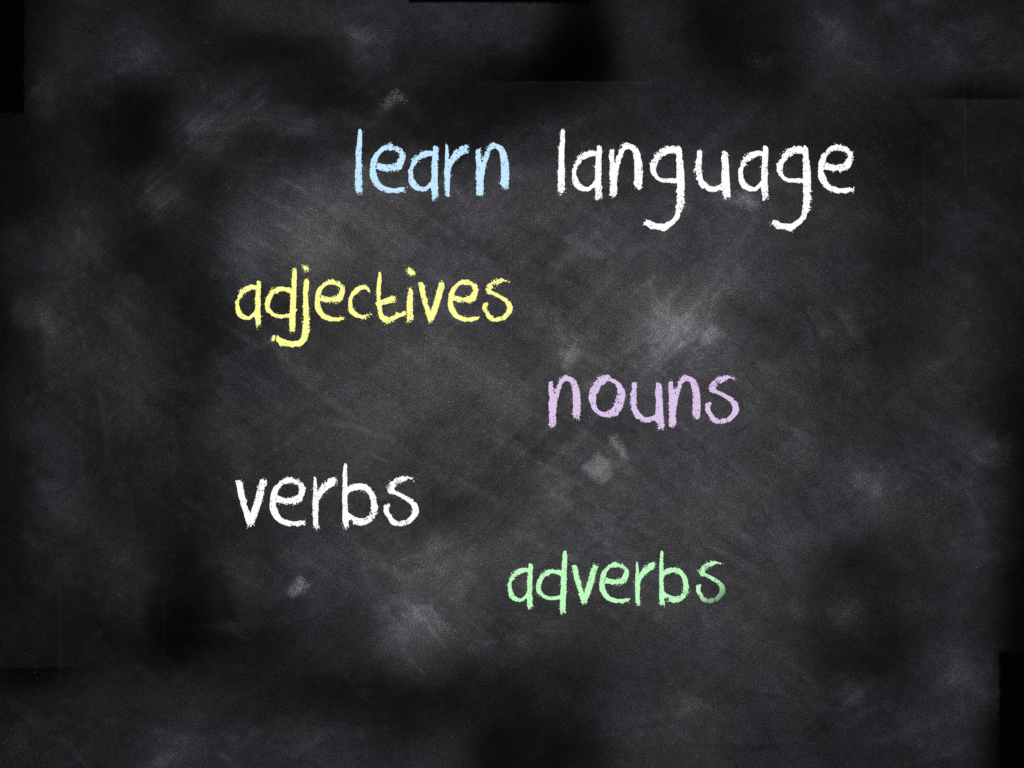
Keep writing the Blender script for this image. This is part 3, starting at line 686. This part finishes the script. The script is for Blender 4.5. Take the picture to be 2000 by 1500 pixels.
def add_crumbs(name, px, py, rad, hgt, seed, label, cat=None, group=None, kind=None):
    base = (float(wx(px.mean())), float(wz(py.max())))
    v, f = crumbs(px, py, rad, hgt, seed, base)
    me = make_mesh(name, v, f, M_SMUDGE if kind is None else M_DUST)
    o = bpy.data.objects.new(name, me)
    COL.objects.link(o)
    o.location = (base[0], 0, base[1])
    o["label"] = label
    if cat: o["category"] = cat
    if group: o["group"] = group
    if kind: o["kind"] = kind
    return o

SMUDGES = [   # outline, grains per square pixel, label
 ([(1137,912),(1168,884),(1192,902),(1196,930),(1176,945),(1158,934)], 0.8, "roundish grainy white chalk smudge below the lilac word"),
 ([(1187,852),(1206,848),(1222,872),(1226,896),(1212,892),(1192,868)], 0.7, "narrow slanting chalk smudge just under the lilac letter o"),
 ([(560,1158),(584,1124),(604,1143),(590,1160),(570,1166)], 0.7, "small square-cornered chalk smudge below the white word verbs"),
 ([(1440,372),(1470,380),(1486,396),(1478,410),(1462,404),(1446,388)], 0.5, "speckled chalk smudge between letters u and a of the large white word"),
 ([(744,204),(770,174),(782,180),(794,198),(776,196),(756,212)], 0.6, "peaked chalk smudge above the pale blue word"),
]
rs = np.random.default_rng(5)
for q, (P, dens, label) in enumerate(SMUDGES):
    Pa = np.array(P, float); c = Pa.mean(0)
    n = int((np.ptp(Pa[:, 0]) + 16) * (np.ptp(Pa[:, 1]) + 16) * dens * 2)
    x = rs.uniform(Pa[:, 0].min() - 8, Pa[:, 0].max() + 8, n); y = rs.uniform(Pa[:, 1].min() - 8, Pa[:, 1].max() + 8, n)
    d = poly_sdf(x, y, P)
    keep = rs.random(n) < np.clip(0.35 + d / 14.0, 0, 1) * (0.25 + 1.1 * fbm(x, y, 9, 400 + q, 2))
    x, y = x[keep], y[keep]
    add_crumbs("chalk_smudge", x, y, rs.uniform(0.4, 0.85, len(x)), rs.uniform(0.2, 0.5, len(x)), 500 + q, label,
               "smudge", "smudges of chalk on the blackboard")

# patches where the grains lie thicker: x, y, half length, half width, turn, grains per square pixel
CLUSTERS = [(565,238,46,20,10,.10),(610,262,30,20,0,.05),(447,372,10,30,0,.07),(575,362,44,10,32,.09),(600,482,44,20,10,.06),
 (640,500,20,14,0,.07),(470,420,40,18,10,.05),(340,146,34,26,0,.03),(395,168,20,20,0,.04),(60,625,30,22,20,.07),(90,640,40,30,0,.04),
 (255,612,24,10,0,.06),(1712,285,22,34,0,.05),(1726,400,34,34,10,.06),(1715,330,14,18,0,.05),(1700,948,44,18,30,.10),
 (1930,878,40,24,25,.09),(1665,648,44,26,-10,.06),(1640,560,60,24,20,.03),(1642,1192,34,22,0,.08),(1786,1188,18,26,0,.05),
 (1420,1212,50,30,-20,.06),(1385,1262,40,30,0,.04),(1850,1330,36,24,20,.06),(1905,1330,26,26,0,.06),(1795,1425,40,26,20,.05),
 (985,1290,16,26,0,.06),(1065,1216,70,14,5,.06),(822,1246,44,16,0,.10),(806,1304,30,7,45,.12),(842,1198,14,7,55,.12),
 (1025,232,20,16,0,.04),(1105,250,40,8,-16,.08),(700,108,26,30,0,.06),(770,92,50,26,0,.03),(30,1470,34,34,0,.025),(325,1482,40,18,-30,.07),
 (540,1462,14,24,0,.05),(60,1290,34,24,0,.015),(430,1228,36,8,-6,.08),(42,448,20,8,-30,.06),(150,475,50,24,0,.03),(1480,116,26,14,0,.05),
 (1900,50,50,24,-20,.05),(1640,80,14,20,0,.05),(1112,690,34,12,-60,.12),(1335,640,70,50,-38,.10),(1352,608,50,20,-48,.08),
 (1285,700,60,12,-47,.10),(1393,645,24,14,-40,.12),(1395,560,12,34,10,.08),(1200,495,30,8,36,.07),(1170,400,24,5,50,.06),
 (860,670,40,12,20,.05),(830,690,30,24,0,.05),(800,900,50,14,30,.06),(850,930,30,40,0,.04),(830,1150,50,50,0,.06),(820,1215,60,34,0,.08),
 (850,1080,50,20,0,.04),(1000,1035,40,20,0,.04),(460,1105,30,10,0,.06),(235,1160,30,30,0,.04),(1580,1330,50,40,0,.02),(930,720,70,16,36,.05)]
cxs, cys = [], []
for cx, cy, a, b, t, dn in CLUSTERS:
    m = int(2 * math.pi * a * b * dn * 0.9); t = math.radians(t)
    u = rs.normal(0, 0.72, m) * a; v = rs.normal(0, 0.72, m) * b
    cxs.append(cx + u * math.cos(t) - v * math.sin(t)); cys.append(cy + u * math.sin(t) + v * math.cos(t))
cxs = np.concatenate(cxs); cys = np.concatenate(cys)
ok = rs.random(len(cxs)) < np.clip(fbm(cxs, cys, 14, 811, 3) * 2.6 - 0.7, 0.1, 1)
cxs, cys = cxs[ok], cys[ok]
# short hard flicks of chalk: x, y, length, turn
for fx, fy, ln, an in [(398,83,16,0),(255,609,12,8),(137,504,14,-5),(1858,995,14,-4),(1617,1053,18,-3),(1815,1393,14,-8),(1580,1453,14,-4),
                       (512,314,46,-3),(560,1462,16,88),(1075,196,3,0),(405,620,3,0),(418,681,3,0),(1948,1056,12,-35),(268,609,6,-20),
                       (585,357,12,35),(1046,1231,30,3),(1065,1238,24,4),(1232,1066,16,-10),(1645,1198,20,10)]:
    m = int(ln * 1.1) + 1; q = rs.uniform(0, ln, m); an = math.radians(an)
    cxs = np.concatenate([cxs, fx + q * math.cos(an)]); cys = np.concatenate([cys, fy + q * math.sin(an) + rs.normal(0, .5, m)])

n = 400000
x = rs.uniform(-20, 2020, n); y = rs.uniform(-20, 1520, n)
lv = dust_vignette_grey(x, y)
p = np.clip((lv - 14) / 90.0, 0, 1) ** 1.6 * np.clip(fbm(x, y, 40, 611, 3) * 2.4 - 0.6, 0.08, 1.6)
keep = rs.random(len(x)) < p * 0.42
x, y = np.concatenate([x[keep], cxs]), np.concatenate([y[keep], cys])
add_crumbs("chalk_dust", x, y, rs.uniform(0.3, 0.75, len(x)) * np.where(rs.random(len(x)) < 0.04, 1.6, 1), rs.uniform(0.15, 0.4, len(x)), 700,
           "fine pale chalk grains scattered over the whole board", "dust", kind="stuff")
print("grains", len(x))
